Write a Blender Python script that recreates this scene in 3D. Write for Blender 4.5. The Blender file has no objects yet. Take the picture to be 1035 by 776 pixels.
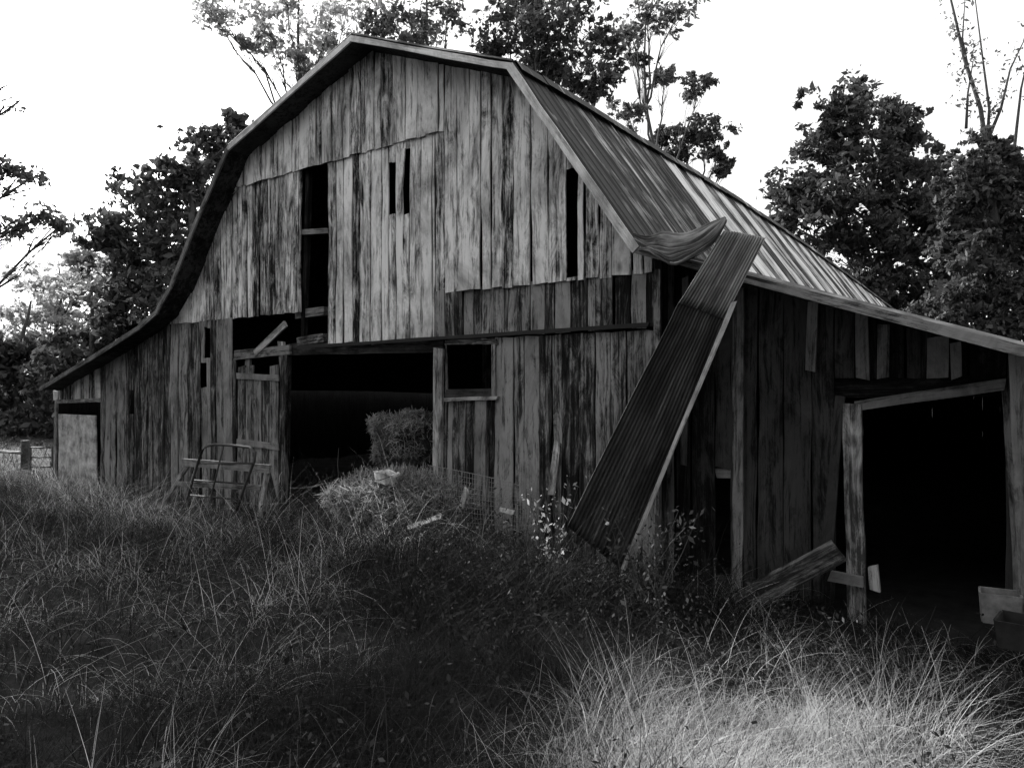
import bpy, math, random
import numpy as np
from mathutils import Vector, noise
random.seed(7); RNG = np.random.default_rng(7)
S = bpy.context.scene
COL = S.collection
# ------------------------------------------------------------------ camera, sky, sun
TH = math.radians(36.3); ZC = 2.45; FPX = 740.0; CY = -8.0
cam_d = bpy.data.cameras.new('camera'); cam = bpy.data.objects.new('camera', cam_d); COL.objects.link(cam)
cam.location = (0, CY, ZC); cam.rotation_euler = (math.radians(90), 0, TH)
cam_d.sensor_width = 36; cam_d.lens = FPX/1035*36; cam_d.shift_y = 4/1035
cam_d.clip_start = .05; cam_d.clip_end = 2000
S.camera = cam
SUN_EL = math.radians(27); SUN_AZ = math.radians(85)      # azimuth measured to the left of +Y
TOSUN = Vector((-math.sin(SUN_AZ)*math.cos(SUN_EL), math.cos(SUN_AZ)*math.cos(SUN_EL), math.sin(SUN_EL)))
w = bpy.data.worlds.new('World'); S.world = w; w.use_nodes = True
nt = w.node_tree; nt.nodes.clear()
wo = nt.nodes.new('ShaderNodeOutputWorld'); bg = nt.nodes.new('ShaderNodeBackground')
sk = nt.nodes.new('ShaderNodeTexSky'); sk.sky_type = 'NISHITA'; sk.sun_disc = False
sk.sun_elevation = SUN_EL; sk.sun_rotation = -SUN_AZ; sk.air_density = 1.6; sk.dust_density = 6.0
bw = nt.nodes.new('ShaderNodeRGBToBW')
mxm = nt.nodes.new('ShaderNodeMath'); mxm.operation = 'MAXIMUM'; mxm.inputs[1].default_value = 4.6   # thin bright cloud over all of it
nt.links.new(sk.outputs[0], bw.inputs[0]); nt.links.new(bw.outputs[0], mxm.inputs[0]); nt.links.new(mxm.outputs[0], bg.inputs[0])
bg.inputs[1].default_value = .15; nt.links.new(bg.outputs[0], wo.inputs[0])
sun_d = bpy.data.lights.new('sun', 'SUN'); sun = bpy.data.objects.new('sun', sun_d); COL.objects.link(sun)
sun_d.energy = 5.0; sun_d.angle = math.radians(.6); sun_d.color = (1, 1, 1)
sun.rotation_euler = TOSUN.to_track_quat('Z', 'Y').to_euler()
S.view_settings.view_transform = 'Standard'; S.view_settings.look = 'None'
S.view_settings.exposure = 0.95; S.view_settings.gamma = 1
S.render.engine = 'CYCLES'
S.cycles.max_bounces = 5; S.cycles.diffuse_bounces = 3; S.cycles.glossy_bounces = 3

c_, s_ = math.cos(TH), math.sin(TH)
def W(px, py, Y):
    """measured photo point -> world point on the vertical plane y = Y"""
    k = (px-517.5)/FPX; D = Y-CY
    u = (k*c_-s_)/(c_+k*s_)
    dep = D*(c_-u*s_)
    return Vector((u*D, Y, ZC+(392-py)/FPX*dep))
def WX(px, Y=0): return W(px, 392, Y).x
def WD(px, py, dist):
    """same at a given distance along the viewing axis"""
    lat = (px-517.5)/FPX*dist
    return Vector((-s_*dist+c_*lat, CY+c_*dist+s_*lat, ZC+(392-py)/FPX*dist))

# ------------------------------------------------------------------ object helpers
def tag(o, label=None, cat=None, group=None, kind=None):
    if label: o['label'] = label
    if cat: o['category'] = cat
    if group: o['group'] = group
    if kind: o['kind'] = kind
    return o
def empty(name, loc, label, cat, group=None):
    o = bpy.data.objects.new(name, None); COL.objects.link(o); o.location = loc
    o.empty_display_size = .2
    return tag(o, label, cat, group)
class MB:
    def __init__(s): s.v = []; s.f = []; s.g = []; s.r = []
    def add(s, vs, fs, gs=None, r=None):
        o = len(s.v); r = random.random() if r is None else r
        s.v += [tuple(v) for v in vs]; s.f += [tuple(i+o for i in f) for f in fs]
        s.g += [tuple(g) for g in (gs or vs)]; s.r += [r]*len(vs)
    def build(s, name, mat, parent=None, smooth=False):
        m = bpy.data.meshes.new(name); off = Vector((0, 0, 0))
        if parent is not None: off = parent_world(parent)
        m.from_pydata([(a[0]-off.x, a[1]-off.y, a[2]-off.z) for a in s.v], [], s.f)
        a = m.attributes.new('gc', 'FLOAT_VECTOR', 'POINT'); a.data.foreach_set('vector', np.array(s.g, dtype='f').ravel())
        a = m.attributes.new('rnd', 'FLOAT', 'POINT'); a.data.foreach_set('value', np.array(s.r, dtype='f'))
        if smooth: m.polygons.foreach_set('use_smooth', [True]*len(m.polygons))
        m.materials.append(mat); m.update()
        o = bpy.data.objects.new(name, m); COL.objects.link(o)
        if parent is not None: o.parent = parent
        return o
def parent_world(p):
    t = Vector((0, 0, 0))
    while p is not None: t += p.location; p = p.parent
    return t
def board(mb, a, b, w, t, n=(0, -1, 0), wob=.006, seg=None, r=None, taper=1.0, cut=.02, bow=0.0, endk=0.0):
    a = Vector(a); b = Vector(b); L = (b-a).length
    if L < .02: return
    d = (b-a)/L; n = Vector(n); n = (n-d*n.dot(d)).normalized(); sd = d.cross(n)
    seg = seg or max(2, min(10, int(L/.35)))
    r = random.random() if r is None else r
    vs = []; gs = []; sh = random.uniform(0, 99); ca, cb = random.uniform(-cut, cut), random.uniform(-cut, cut)
    for i in range(seg+1):
        k = i/seg; p = a.lerp(b, k); ww = w*(1+(taper-1)*k)
        jl = wob*noise.noise((sh, k*L*1.7, 0))*2; jr = wob*noise.noise((sh+9, k*L*1.7, 5))*2
        jn = wob*noise.noise((sh+4, k*L*.8, 2))*2.5 + bow*math.sin(math.pi*k)
        for sx, sn in ((-.5, 0), (.5, 0), (.5, -1), (-.5, -1)):
            e = (ca*2 if i == 0 else cb*2+endk*w if i == seg else 0)*sx
            vs.append(p+sd*(ww*sx+(jl if sx < 0 else jr))+n*(t*sn+jn)+d*e)
            gs.append((ww*sx, t*sn, k*L+e))
    fs = [(3, 2, 1, 0), tuple(seg*4+i for i in range(4))]
    for i in range(seg):
        o = i*4
        for j in range(4): fs.append((o+j, o+(j+1) % 4, o+4+(j+1) % 4, o+4+j))
    mb.add(vs, fs, gs, r)
def tube(mb, pts, rad, sides=8, r=None, flat=1.0):
    pts = [Vector(p) for p in pts]; n = len(pts)
    rad = rad if isinstance(rad, (list, tuple)) else [rad]*n
    vs = []; gs = []; fs = []; L = 0
    ref = Vector((.13, .21, 1)).normalized()
    for i, p in enumerate(pts):
        d = (pts[min(i+1, n-1)]-pts[max(i-1, 0)]).normalized()
        q = ref if abs(d.dot(ref)) < .9 else Vector((1, .1, 0)).normalized()
        u = d.cross(q).normalized(); v = d.cross(u)
        if i: L += (p-pts[i-1]).length
        for j in range(sides):
            a = 2*math.pi*j/sides
            vs.append(p+(u*math.cos(a)+v*math.sin(a)*flat)*rad[i]); gs.append((math.cos(a)*rad[i], math.sin(a)*rad[i], L))
    for i in range(n-1):
        for j in range(sides):
            fs.append((i*sides+j, i*sides+(j+1) % sides, (i+1)*sides+(j+1) % sides, (i+1)*sides+j))
    fs.append(tuple(range(sides-1, -1, -1))); fs.append(tuple((n-1)*sides+j for j in range(sides)))
    mb.add(vs, fs, gs, r)
def raw(name, v, nper, mat, rnd, parent=None, quadstrip=None):
    """numpy mesh: v (N*nper,3); faces given by quadstrip list of index tuples in one piece"""
    N = len(v)//nper
    qs = np.array(quadstrip); k = qs.shape[1]
    f = (np.arange(N)[:, None, None]*nper+qs[None]).reshape(-1, k)
    m = bpy.data.meshes.new(name)
    off = parent_world(parent) if parent is not None else Vector((0, 0, 0))
    v = np.asarray(v, dtype='f')-np.array(off, dtype='f')
    m.vertices.add(len(v)); m.vertices.foreach_set('co', v.ravel())
    m.loops.add(f.size); m.loops.foreach_set('vertex_index', f.ravel().astype('i'))
    m.polygons.add(len(f)); m.polygons.foreach_set('loop_start', (np.arange(len(f))*k).astype('i'))
    m.polygons.foreach_set('loop_total', np.full(len(f), k, dtype='i'))
    m.update(calc_edges=True)
    a = m.attributes.new('rnd', 'FLOAT', 'POINT'); a.data.foreach_set('value', np.repeat(rnd, nper).astype('f'))
    m.materials.append(mat)
    o = bpy.data.objects.new(name, m); COL.objects.link(o)
    if parent is not None: o.parent = parent
    return o
# ------------------------------------------------------------------ materials
def G(x): return (x, x, x, 1)
class NT:
    def __init__(s, name):
        s.m = bpy.data.materials.new(name); s.m.use_nodes = True; s.t = s.m.node_tree; s.t.nodes.clear()
        s.out = s.n('ShaderNodeOutputMaterial'); s.b = s.n('ShaderNodeBsdfPrincipled'); s.l(s.b.outputs[0], s.out.inputs[0])
    def n(s, t, **k):
        x = s.t.nodes.new(t)
        for a, b in k.items(): setattr(x, a, b)
        return x
    def l(s, a, b): s.t.links.new(a, b)
    def attr(s, name): return s.n('ShaderNodeAttribute', attribute_name=name)
    def vmath(s, op, a, b):
        x = s.n('ShaderNodeVectorMath', operation=op)
        for i, q in enumerate((a, b)):
            if isinstance(q, (tuple, list)): x.inputs[i].default_value = q
            else: s.l(q, x.inputs[i])
        return x.outputs[0]
    def math(s, op, a, b=0.0, clamp=False):
        x = s.n('ShaderNodeMath', operation=op, use_clamp=clamp)
        for i, q in enumerate((a, b)):
            if isinstance(q, (int, float)): x.inputs[i].default_value = q
            else: s.l(q, x.inputs[i])
        return x.outputs[0]
    def noise(s, vec, scale, detail=4, rough=.6, dist=0):
        x = s.n('ShaderNodeTexNoise'); s.l(vec, x.inputs['Vector'])
        x.inputs['Scale'].default_value = scale; x.inputs['Detail'].default_value = detail
        x.inputs['Roughness'].default_value = rough; x.inputs['Distortion'].default_value = dist
        return x.outputs[0]
    def ramp(s, fac, stops):
        x = s.n('ShaderNodeValToRGB'); s.l(fac, x.inputs[0]); e = x.color_ramp.elements
        while len(e) < len(stops): e.new(.5)
        for q, (p, c) in zip(e, stops): q.position = p; q.color = G(c)
        return x.outputs[0]
    def bump(s, h, st=.5, d=.01):
        x = s.n('ShaderNodeBump'); x.inputs['Strength'].default_value = st; x.inputs['Distance'].default_value = d
        s.l(h, x.inputs['Height']); s.l(x.outputs[0], s.b.inputs['Normal'])
def wood(name, lo, mid, hi, spread=.9, rough=.9):
    t = NT(name); gc = t.attr('gc').outputs['Vector']; rn = t.attr('rnd').outputs['Fac']
    cx = t.n('ShaderNodeCombineXYZ'); a = t.math('MULTIPLY', rn, 37.0); b = t.math('MULTIPLY', rn, 91.0)
    t.l(a, cx.inputs[0]); t.l(b, cx.inputs[2])
    p = t.vmath('ADD', gc, cx.outputs[0])
    grain = t.noise(t.vmath('MULTIPLY', p, (1, 1, .03)), 42, 6, .82, .5)
    streak = t.noise(t.vmath('MULTIPLY', p, (1, 1, .05)), 15, 3, .6, .3)
    blot = t.noise(t.vmath('MULTIPLY', p, (1.3, 1, .34)), 5.0, 7, .78, .8)
    v = t.n('ShaderNodeTexVoronoi'); t.l(t.vmath('MULTIPLY', p, (1, 1, .5)), v.inputs['Vector']); v.inputs['Scale'].default_value = 2.6
    knot = t.math('SMOOTH_MIN', t.math('MULTIPLY', v.outputs['Distance'], 9.0), 1.0)
    knot = t.math('MINIMUM', t.math('MULTIPLY', v.outputs['Distance'], 8.0), 1.0)
    s1 = t.math('ADD', t.math('MULTIPLY', grain, .75), t.math('MULTIPLY', streak, .45))
    s2 = t.math('ADD', s1, t.math('MULTIPLY', blot, 1.0))
    s3 = t.math('ADD', s2, t.math('MULTIPLY', t.math('SUBTRACT', rn, .5), spread*.30))
    s3 = t.math('MULTIPLY', s3, .76)
    col = t.ramp(s3, [(.705, lo), (.785, mid), (.90, hi)])
    st = t.noise(t.vmath('MULTIPLY', t.n('ShaderNodeTexCoord').outputs['Object'], (1, 1, .55)), 1.1, 6, .7, .6)   # old water staining
    m0 = t.n('ShaderNodeMix', data_type='RGBA', blend_type='MULTIPLY'); m0.inputs[0].default_value = .8
    t.l(col, m0.inputs[6]); t.l(t.ramp(st, [(.36, .25), (.56, 1)]), m0.inputs[7]); col = m0.outputs[2]
    mx = t.n('ShaderNodeMix', data_type='RGBA', blend_type='MULTIPLY'); mx.inputs[0].default_value = .75
    t.l(col, mx.inputs[6]); t.l(knot, mx.inputs[7]); t.l(mx.outputs[2], t.b.inputs['Base Color'])
    t.b.inputs['Roughness'].default_value = rough; t.b.inputs['Specular IOR Level'].default_value = .15
    t.bump(t.math('ADD', grain, streak), .9, .010)
    return t.m
M = {}
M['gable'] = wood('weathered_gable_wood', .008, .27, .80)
M['low'] = wood('weathered_shaded_low_wood', .007, .05, .28)  # darker than the gable wood: lower-wall shade put into the colour
M['dark'] = wood('dark_plank_wood', .005, .016, .06)  # darker wood than the other siding
M['pale'] = wood('pale_bare_wood', .06, .25, .55)
M['trim'] = wood('pale_trim_wood', .22, .50, .75)
M['inner'] = wood('shade_black_inner_wood', .001, .004, .010)  # near black: the darkness of the interior is put into the colour
M['beam'] = wood('old_beam_wood', .02, .09, .26)
def metal(name, lo, hi, rust, rough=.42, metallic=.75, ysc=1.0):
    t = NT(name); gc = t.attr('gc').outputs['Vector']; rn = t.attr('rnd').outputs['Fac']
    cx = t.n('ShaderNodeCombineXYZ'); t.l(t.math('MULTIPLY', rn, 53.0), cx.inputs[0])
    p = t.vmath('ADD', gc, cx.outputs[0])
    st = t.noise(t.vmath('MULTIPLY', p, (1, 1, .12)), 5.0*ysc, 5, .65, .3)
    fine = t.noise(t.vmath('MULTIPLY', p, (1, 1, .05)), 30, 4, .6)
    bl = t.noise(p, 1.6, 5, .6)
    s = t.math('ADD', t.math('ADD', t.math('MULTIPLY', st, .8), t.math('MULTIPLY', fine, .25)), t.math('MULTIPLY', bl, .35))
    s = t.math('ADD', s, t.math('MULTIPLY', t.math('SUBTRACT', rn, .5), .36))
    k = t.ramp(s, [(.60, 0), (.84, 1)])
    mx = t.n('ShaderNodeMix', data_type='RGBA'); t.l(k, mx.inputs[0]); mx.inputs[6].default_value = G(rust); 
    t.l(t.ramp(fine, [(.3, lo), (.7, hi)]), mx.inputs[7]); t.l(mx.outputs[2], t.b.inputs['Base Color'])
    t.l(t.math('MULTIPLY', k, metallic), t.b.inputs['Metallic'])
    t.l(t.math('SUBTRACT', .85, t.math('MULTIPLY', k, .85-rough)), t.b.inputs['Roughness'])
    t.b.inputs['Specular IOR Level'].default_value = .3
    t.bump(fine, .3, .004)
    return t.m
M['roof'] = metal('rusting_roof_metal', .38, .70, .035, .55, .5)
M['sheet'] = metal('rusted_sheet_metal', .03, .14, .012, .42, .7)
M['sheettop'] = metal('highlit_sheet_metal', .18, .42, .03, .45, .5)  # top of the leaning sheet, coloured lighter to paint in its highlight
M['flap'] = metal('bent_roof_metal', .10, .42, .02, .42, .6)
M['tube'] = metal('gate_tube_metal', .03, .08, .02, .85, .0)
def simple(name, a, b, scale=8, rough=.9, vec='gc', bump=.3, spec=.2):
    t = NT(name)
    p = t.attr('gc').outputs['Vector'] if vec == 'gc' else t.n('ShaderNodeTexCoord').outputs['Object']
    n = t.noise(p, scale, 6, .65); t.l(t.ramp(n, [(.3, a), (.7, b)]), t.b.inputs['Base Color'])
    t.b.inputs['Roughness'].default_value = rough; t.b.inputs['Specular IOR Level'].default_value = spec
    t.bump(n, bump, .02); return t.m
M['soil'] = simple('dark_soil', .012, .04, 3, 1, 'obj', .6)
M['white'] = simple('scuffed_white_plastic', .22, .85, 9, .6)
M['bark'] = simple('bark', .03, .09, 14, .95)
M['panel'] = simple('stained_pale_panel', .05, .8, 3.5, .8)
M['cement'] = simple('dusty_crate', .10, .25, 9, .9)
def leafmat(name, lo, hi, trans=.5, rough=.6):
    t = NT(name); rn = t.attr('rnd').outputs['Fac']
    c = t.ramp(rn, [(0, lo), (1, hi)]); t.l(c, t.b.inputs['Base Color'])
    t.b.inputs['Roughness'].default_value = rough; t.b.inputs['Specular IOR Level'].default_value = .2
    if trans:
        tr = t.n('ShaderNodeBsdfTranslucent'); t.l(c, tr.inputs[0]); mx = t.n('ShaderNodeMixShader'); mx.inputs[0].default_value = trans
        t.l(t.b.outputs[0], mx.inputs[1]); t.l(tr.outputs[0], mx.inputs[2]); t.l(mx.outputs[0], t.out.inputs[0])
    return t.m
M['leaf'] = leafmat('leaf', .03, .20)
M['leafpale'] = leafmat('leaf_hazed', .20, .45, .6)  # lighter leaf colour stands in for haze and sun glare
M['leafdark'] = leafmat('leaf_dense', .015, .11, .35)
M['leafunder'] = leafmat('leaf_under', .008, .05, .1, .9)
M['leafweed'] = leafmat('leaf_weed', .01, .09, .15, .9)
M['leafbright'] = leafmat('leaf_bright', .25, .6, .2)
def grassmat():
    m = leafmat('dry_grass', .004, .62, .45, .7); e = [n for n in m.node_tree.nodes if n.type == 'VALTORGB'][0].color_ramp.elements
    for p, c in ((.6, .013), (.82, .045)):
        q = e.new(p); q.color = G(c)
    return m
M['grass'] = grassmat()
M['hay'] = leafmat('hay_stalks', .05, .50, .3)

# ------------------------------------------------------------------ ground
def ground_h(x, y):
    h = .55*max(0, min(1, (-y-1.0)/6.0))                       # rises towards the viewer
    h += .45*math.exp(-((x+7.2)/2.6)**2-((y+1.1)/1.1)**2)       # heap before the doorway
    h += .38*math.exp(-((x+4.8)/2.2)**2-((y+2.4)/1.5)**2)
    h -= .25*math.exp(-((x-.6)/2.2)**2-((y+1.5)/2.0)**2)
    h += .16*noise.noise((x*.55, y*.55, 0))+.10*noise.noise((x*1.5, y*1.5, 3))
    return h
def build_ground():
    xs = [-400, -200, -100, -60, -40]+[-30+.5*i for i in range(81)]+[20, 40, 80, 160, 400]
    ys = [-200, -100, -50, -25, -15]+[-12+.4*i for i in range(56)]+[14, 20, 30, 50, 90, 160, 400]
    v = [(x, y, ground_h(x, y)) for y in ys for x in xs]; n = len(xs)
    f = [(j*n+i, j*n+i+1, (j+1)*n+i+1, (j+1)*n+i) for j in range(len(ys)-1) for i in range(n-1)]
    mb = MB(); mb.add(v, f, r=.5); o = mb.build('ground', M['soil'], smooth=True); tag(o, kind='structure')
    o['label'] = 'dark bare soil under the tall weeds'
build_ground()

# ------------------------------------------------------------------ barn
OH = .45; LEN = 28.0; LR = .55                                  # rake overhang, length, recess of right lean-to
barn = empty('barn', (-9, 0, 0), 'weathered plank barn with gambrel roof and a lean-to on each side', 'barn')
# rake profile (x, z) measured on the plane of the rake boards
PR = [W(*p, -OH) for p in ((40, 392), (98, 357), (140, 330), (158, 314), (172, 289), (200, 218), (230, 149), (355, 37), (517, 65), (645, 250))]
PR = [(p.x, p.z) for p in PR]
pe = W(1035, 351, -OH); sl = (pe.z-PR[-1][1])/(pe.x-PR[-1][0]); PR.append((1.9, PR[-1][1]+sl*(1.9-PR[-1][0])))
def roofz(x):
    for (a, za), (b, zb) in zip(PR, PR[1:]):
        if a <= x <= b: return za+(zb-za)*(x-a)/(b-a)
    return PR[0][1]
def sag(y): return -.75*(max(0, y-6)/22)**1.5
# roof slopes: ribbed sheets with a V-crimp at each lap
def slope(name, pts, rr, mat, dz=0.0, ribs=.62, y0=-OH, y1=LEN, lift=0.0, vis=False):
    mb = MB(); y = y0; k = 0
    Ls = [0]
    for (a, za), (b, zb) in zip(pts, pts[1:]): Ls.append(Ls[-1]+math.hypot(b-a, zb-za))
    def P(i, yy, h):
        a = pts[max(i-1, 0)]; b = pts[min(i+1, len(pts)-1)]; t = Vector((b[0]-a[0], 0, b[1]-a[1])).normalized(); n = Vector((-t.z, 0, t.x))
        q = Vector((pts[i][0], yy, pts[i][1]+dz+sag(yy)))+n*h
        return q
    # resample
    dense = []
    for (a, za), (b, zb) in zip(pts, pts[1:]):
        m = 4 if vis else 2
        for j in range(m): dense.append((a+(b-a)*j/m, za+(zb-za)*j/m))
    dense.append(pts[-1]); pts = dense
    LL = [0]
    for (a, za), (b, zb) in zip(pts, pts[1:]): LL.append(LL[-1]+math.hypot(b-a, zb-za))
    while y < y1-.05:
        wv = min(ribs*random.uniform(.92, 1.06), y1-y); r = rr(k); hh = random.uniform(0, .012); ti = random.uniform(-.02, .03)
        prof = [(0, .0), (.02, .028), (.045, .0), (wv*.33, .0), (wv*.33+.015, .012), (wv*.33+.03, 0), (wv*.66, .0), (wv*.66+.015, .012), (wv*.66+.03, 0), (wv-.03, 0.0), (wv, .02)]
        vs = []; gs = []
        for i in range(len(pts)):
            for (d, h) in prof:
                wz = .02*noise.noise((y*3, i*.7, 1))+ti*d
                vs.append(P(i, y+d, h+hh+wz+lift)); gs.append((y+d, 0, LL[i]))
        n = len(prof); fs = [(i*n+j, i*n+j+1, (i+1)*n+j+1, (i+1)*n+j) for i in range(len(pts)-1) for j in range(n-1)]
        mb.add(vs, fs, gs, r); y += wv-.012; k += 1
    return mb.build(name, mat, barn)
slope('roof_slope', PR[7:9], lambda k: .3+.3*random.random(), M['roof'], .03)
slope('roof_slope', PR[8:10], lambda k: (.0+.3*random.random()) if k < 6 else (random.uniform(.65, .95) if k % 2 else random.uniform(.0, .35)), M['roof'], .0, vis=True)
slope('roof_slope', PR[9:11], lambda k: random.random(), M['roof'], .01)
slope('roof_slope', PR[6:8], lambda k: random.random(), M['roof'], .03)
slope('roof_slope', PR[0:7], lambda k: random.random(), M['roof'], .0)
# dark sheathing under the metal keeps the loft dark
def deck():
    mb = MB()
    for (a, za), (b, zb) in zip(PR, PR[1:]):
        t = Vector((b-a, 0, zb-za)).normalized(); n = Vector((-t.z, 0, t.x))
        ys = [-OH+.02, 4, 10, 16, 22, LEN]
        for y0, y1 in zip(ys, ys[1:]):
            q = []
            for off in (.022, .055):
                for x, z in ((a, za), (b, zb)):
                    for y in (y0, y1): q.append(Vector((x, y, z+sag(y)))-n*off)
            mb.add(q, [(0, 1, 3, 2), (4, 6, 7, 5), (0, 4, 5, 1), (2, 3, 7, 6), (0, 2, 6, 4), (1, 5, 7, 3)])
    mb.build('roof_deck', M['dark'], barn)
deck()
# rusted drip edge where the shallow roof laps the steep one
mb = MB(); (xb, zb) = PR[8]
for i in range(46):
    y0 = -OH+i*LEN/46; y1 = y0+LEN/46+.01; s0, s1 = sag(y0), sag(y1); j = random.uniform(-.012, .012)
    vs = [(xb-.25, y0, zb+.075+s0), (xb+.07, y0, zb+.045+s0+j), (xb+.17, y0, zb-.10+s0+j), (xb-.25, y1, zb+.075+s1), (xb+.07, y1, zb+.045+s1+j), (xb+.17, y1, zb-.10+s1+j)]
    mb.add(vs, [(0, 1, 4, 3), (1, 2, 5, 4)], [(v[1], 0, v[0]) for v in vs], random.uniform(0, .3))
mb.build('roof_drip_edge', M['roof'], barn)
# rake boards
def rake(i, j, w, mat, out=.0, drop=.05, t=.03, name='rake_board'):
    (a, za), (b, zb) = PR[i], PR[j]; mb = MB(); d = Vector((b-a, 0, zb-za)).normalized(); n = Vector((-d.z, 0, d.x))
    A = Vector((a, -OH-out, za))-n*(drop); B = Vector((b, -OH-out, zb))-n*(drop)
    board(mb, A-d*.01, B+d*.01, w, t, (0, -1, 0), .006, 8, cut=.01, r=.8)
    return mb.build(name, mat, barn)
rake(7, 8, .08, M['trim'], .012, .03)
rake(8, 9, .10, M['trim'], .022, .035)
rake(9, 10, .085, M['low'], .012, .035)
rake(6, 7, .09, M['trim'], .012, .025)
mb = MB()
for i in range(6):
    (a, za), (b, zb) = PR[i], PR[i+1]
    board(mb, (a, -OH-.012, za-.03), (b, -OH-.012, zb-.03), .10, .03, (0, -1, 0), .002, 2, cut=0, r=.55)
mb.build('rake_board', M['beam'], barn)
def part(name, segs, mat, parent=barn, **k):
    mb = MB()
    for (a, b, w, t) in segs: board(mb, a, b, w, t, **k)
    return mb.build(name, mat, parent)
def PW(px, py, Y): return tuple(W(px, py, Y))
# siding ---------------------------------------------------------
def siding(name, x0, x1, zlo, zhi, Y, mat, holes=(), wmin=.15, wmax=.27, t=.024, ragged=.05, tilt=.0, edges=()):
    xs = [x0]
    while xs[-1] < x1: xs.append(xs[-1]+random.uniform(wmin, wmax))
    xs[-1] = x1
    if xs[-1]-xs[-2] < wmin*.5 and len(xs) > 2: xs.pop(-2)
    es = sorted({e for h in holes for e in h[:2] if x0+.03 < e < x1-.03})
    xs = [x for x in xs if x in (x0, x1) or all(abs(x-e) > wmin*.45 for e in es)]+es
    xs = sorted(xs); mb = MB()
    for a, b in zip(xs, xs[1:]):
        if b-a < .03: continue
        m = (a+b)/2; lo = zlo(m)+random.uniform(-ragged, ragged); hi = zhi(m)
        iv = [(lo, hi)]
        for h in holes:
            if h[0]-.001 <= m <= h[1]+.001:
                nv = []
                for p, q in iv:
                    if h[2] > p: nv.append((p, min(q, h[2]+random.uniform(-.02, .02))))
                    if h[3] < q: nv.append((max(p, h[3]+random.uniform(-.02, .02)), q))
                iv = [z for z in nv if z[1]-z[0] > .03]
        r = random.random(); gap = random.choice((.008, .012, .018, .034)); dy = random.uniform(-.008, .010); tl = random.uniform(-1, 1)*tilt
        for p, q in iv:
            board(mb, (m+tl*(hi-p)*-1, Y+dy, p), (m+tl*(hi-q)*-1, Y+dy+random.uniform(-.006, .006), q), b-a-gap, t, (0, -1, 0), .010, r=r, cut=.010, endk=(zhi(b)-zhi(a))/(b-a) if q == hi else 0, seg=max(3, min(16, int((q-p)/.22))))
    return mb.build(name, mat, barn)
ZS1, ZS2, ZRAIL = ZC+3.74, ZC+1.37, ZC+.72
def box_hole(pa, pb, Y=0): a = W(*pa, Y); b = W(*pb, Y); return (a.x, b.x, min(a.z, b.z), max(a.z, b.z))
top = lambda x: roofz(x)-.07
gl = lambda x: -.4
slot1 = box_hole((305, 167), (331, 345)); slotA = box_hole((392.5, 165), (400, 216)); slotB = box_hole((407, 152), (414, 216)); slot3 = box_hole((573, 172), (584.5, 281))
X450 = WX(450)
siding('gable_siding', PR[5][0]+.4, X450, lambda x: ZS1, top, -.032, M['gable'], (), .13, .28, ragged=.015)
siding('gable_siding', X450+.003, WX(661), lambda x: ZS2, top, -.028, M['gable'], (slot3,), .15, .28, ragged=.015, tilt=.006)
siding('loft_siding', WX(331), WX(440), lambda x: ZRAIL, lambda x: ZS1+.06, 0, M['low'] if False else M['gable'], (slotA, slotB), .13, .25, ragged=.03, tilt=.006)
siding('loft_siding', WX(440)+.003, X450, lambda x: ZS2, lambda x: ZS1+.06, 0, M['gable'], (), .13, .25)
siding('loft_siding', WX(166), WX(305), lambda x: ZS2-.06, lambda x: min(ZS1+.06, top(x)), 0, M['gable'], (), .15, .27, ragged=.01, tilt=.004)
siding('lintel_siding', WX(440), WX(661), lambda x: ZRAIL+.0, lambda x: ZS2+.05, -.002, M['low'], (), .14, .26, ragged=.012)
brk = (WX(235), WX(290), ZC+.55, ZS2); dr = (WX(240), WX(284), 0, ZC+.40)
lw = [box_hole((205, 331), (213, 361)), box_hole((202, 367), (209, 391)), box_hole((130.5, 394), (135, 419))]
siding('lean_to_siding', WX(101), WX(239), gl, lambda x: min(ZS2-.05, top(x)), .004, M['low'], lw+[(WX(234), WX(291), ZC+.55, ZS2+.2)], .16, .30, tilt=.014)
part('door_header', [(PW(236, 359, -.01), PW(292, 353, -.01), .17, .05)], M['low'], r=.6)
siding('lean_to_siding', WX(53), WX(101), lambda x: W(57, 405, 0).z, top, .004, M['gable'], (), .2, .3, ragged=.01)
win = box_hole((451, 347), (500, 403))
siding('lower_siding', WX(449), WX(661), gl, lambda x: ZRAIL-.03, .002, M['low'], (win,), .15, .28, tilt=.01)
# return wall and recessed right lean-to
mb = MB()
for i in range(3): board(mb, (WX(661), .02+i*.19+.09, 0), (WX(661), .02+i*.19+.09, PR[9][1]-.05), .18, .024, (1, 0, 0), .005)
mb.build('return_siding', M['low'], barn)
op = box_hole((843, 384), (1017, 720), LR); gp = box_hole((722, 473), (738, 585), LR)
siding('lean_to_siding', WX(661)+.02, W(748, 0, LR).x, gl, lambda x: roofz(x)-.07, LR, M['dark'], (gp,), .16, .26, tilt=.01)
siding('lean_to_siding', W(748, 0, LR).x+.003, 1.75, gl, lambda x: roofz(x)-.07, LR+.002, M['dark'], (op,), .2, .31, tilt=.008)
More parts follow.
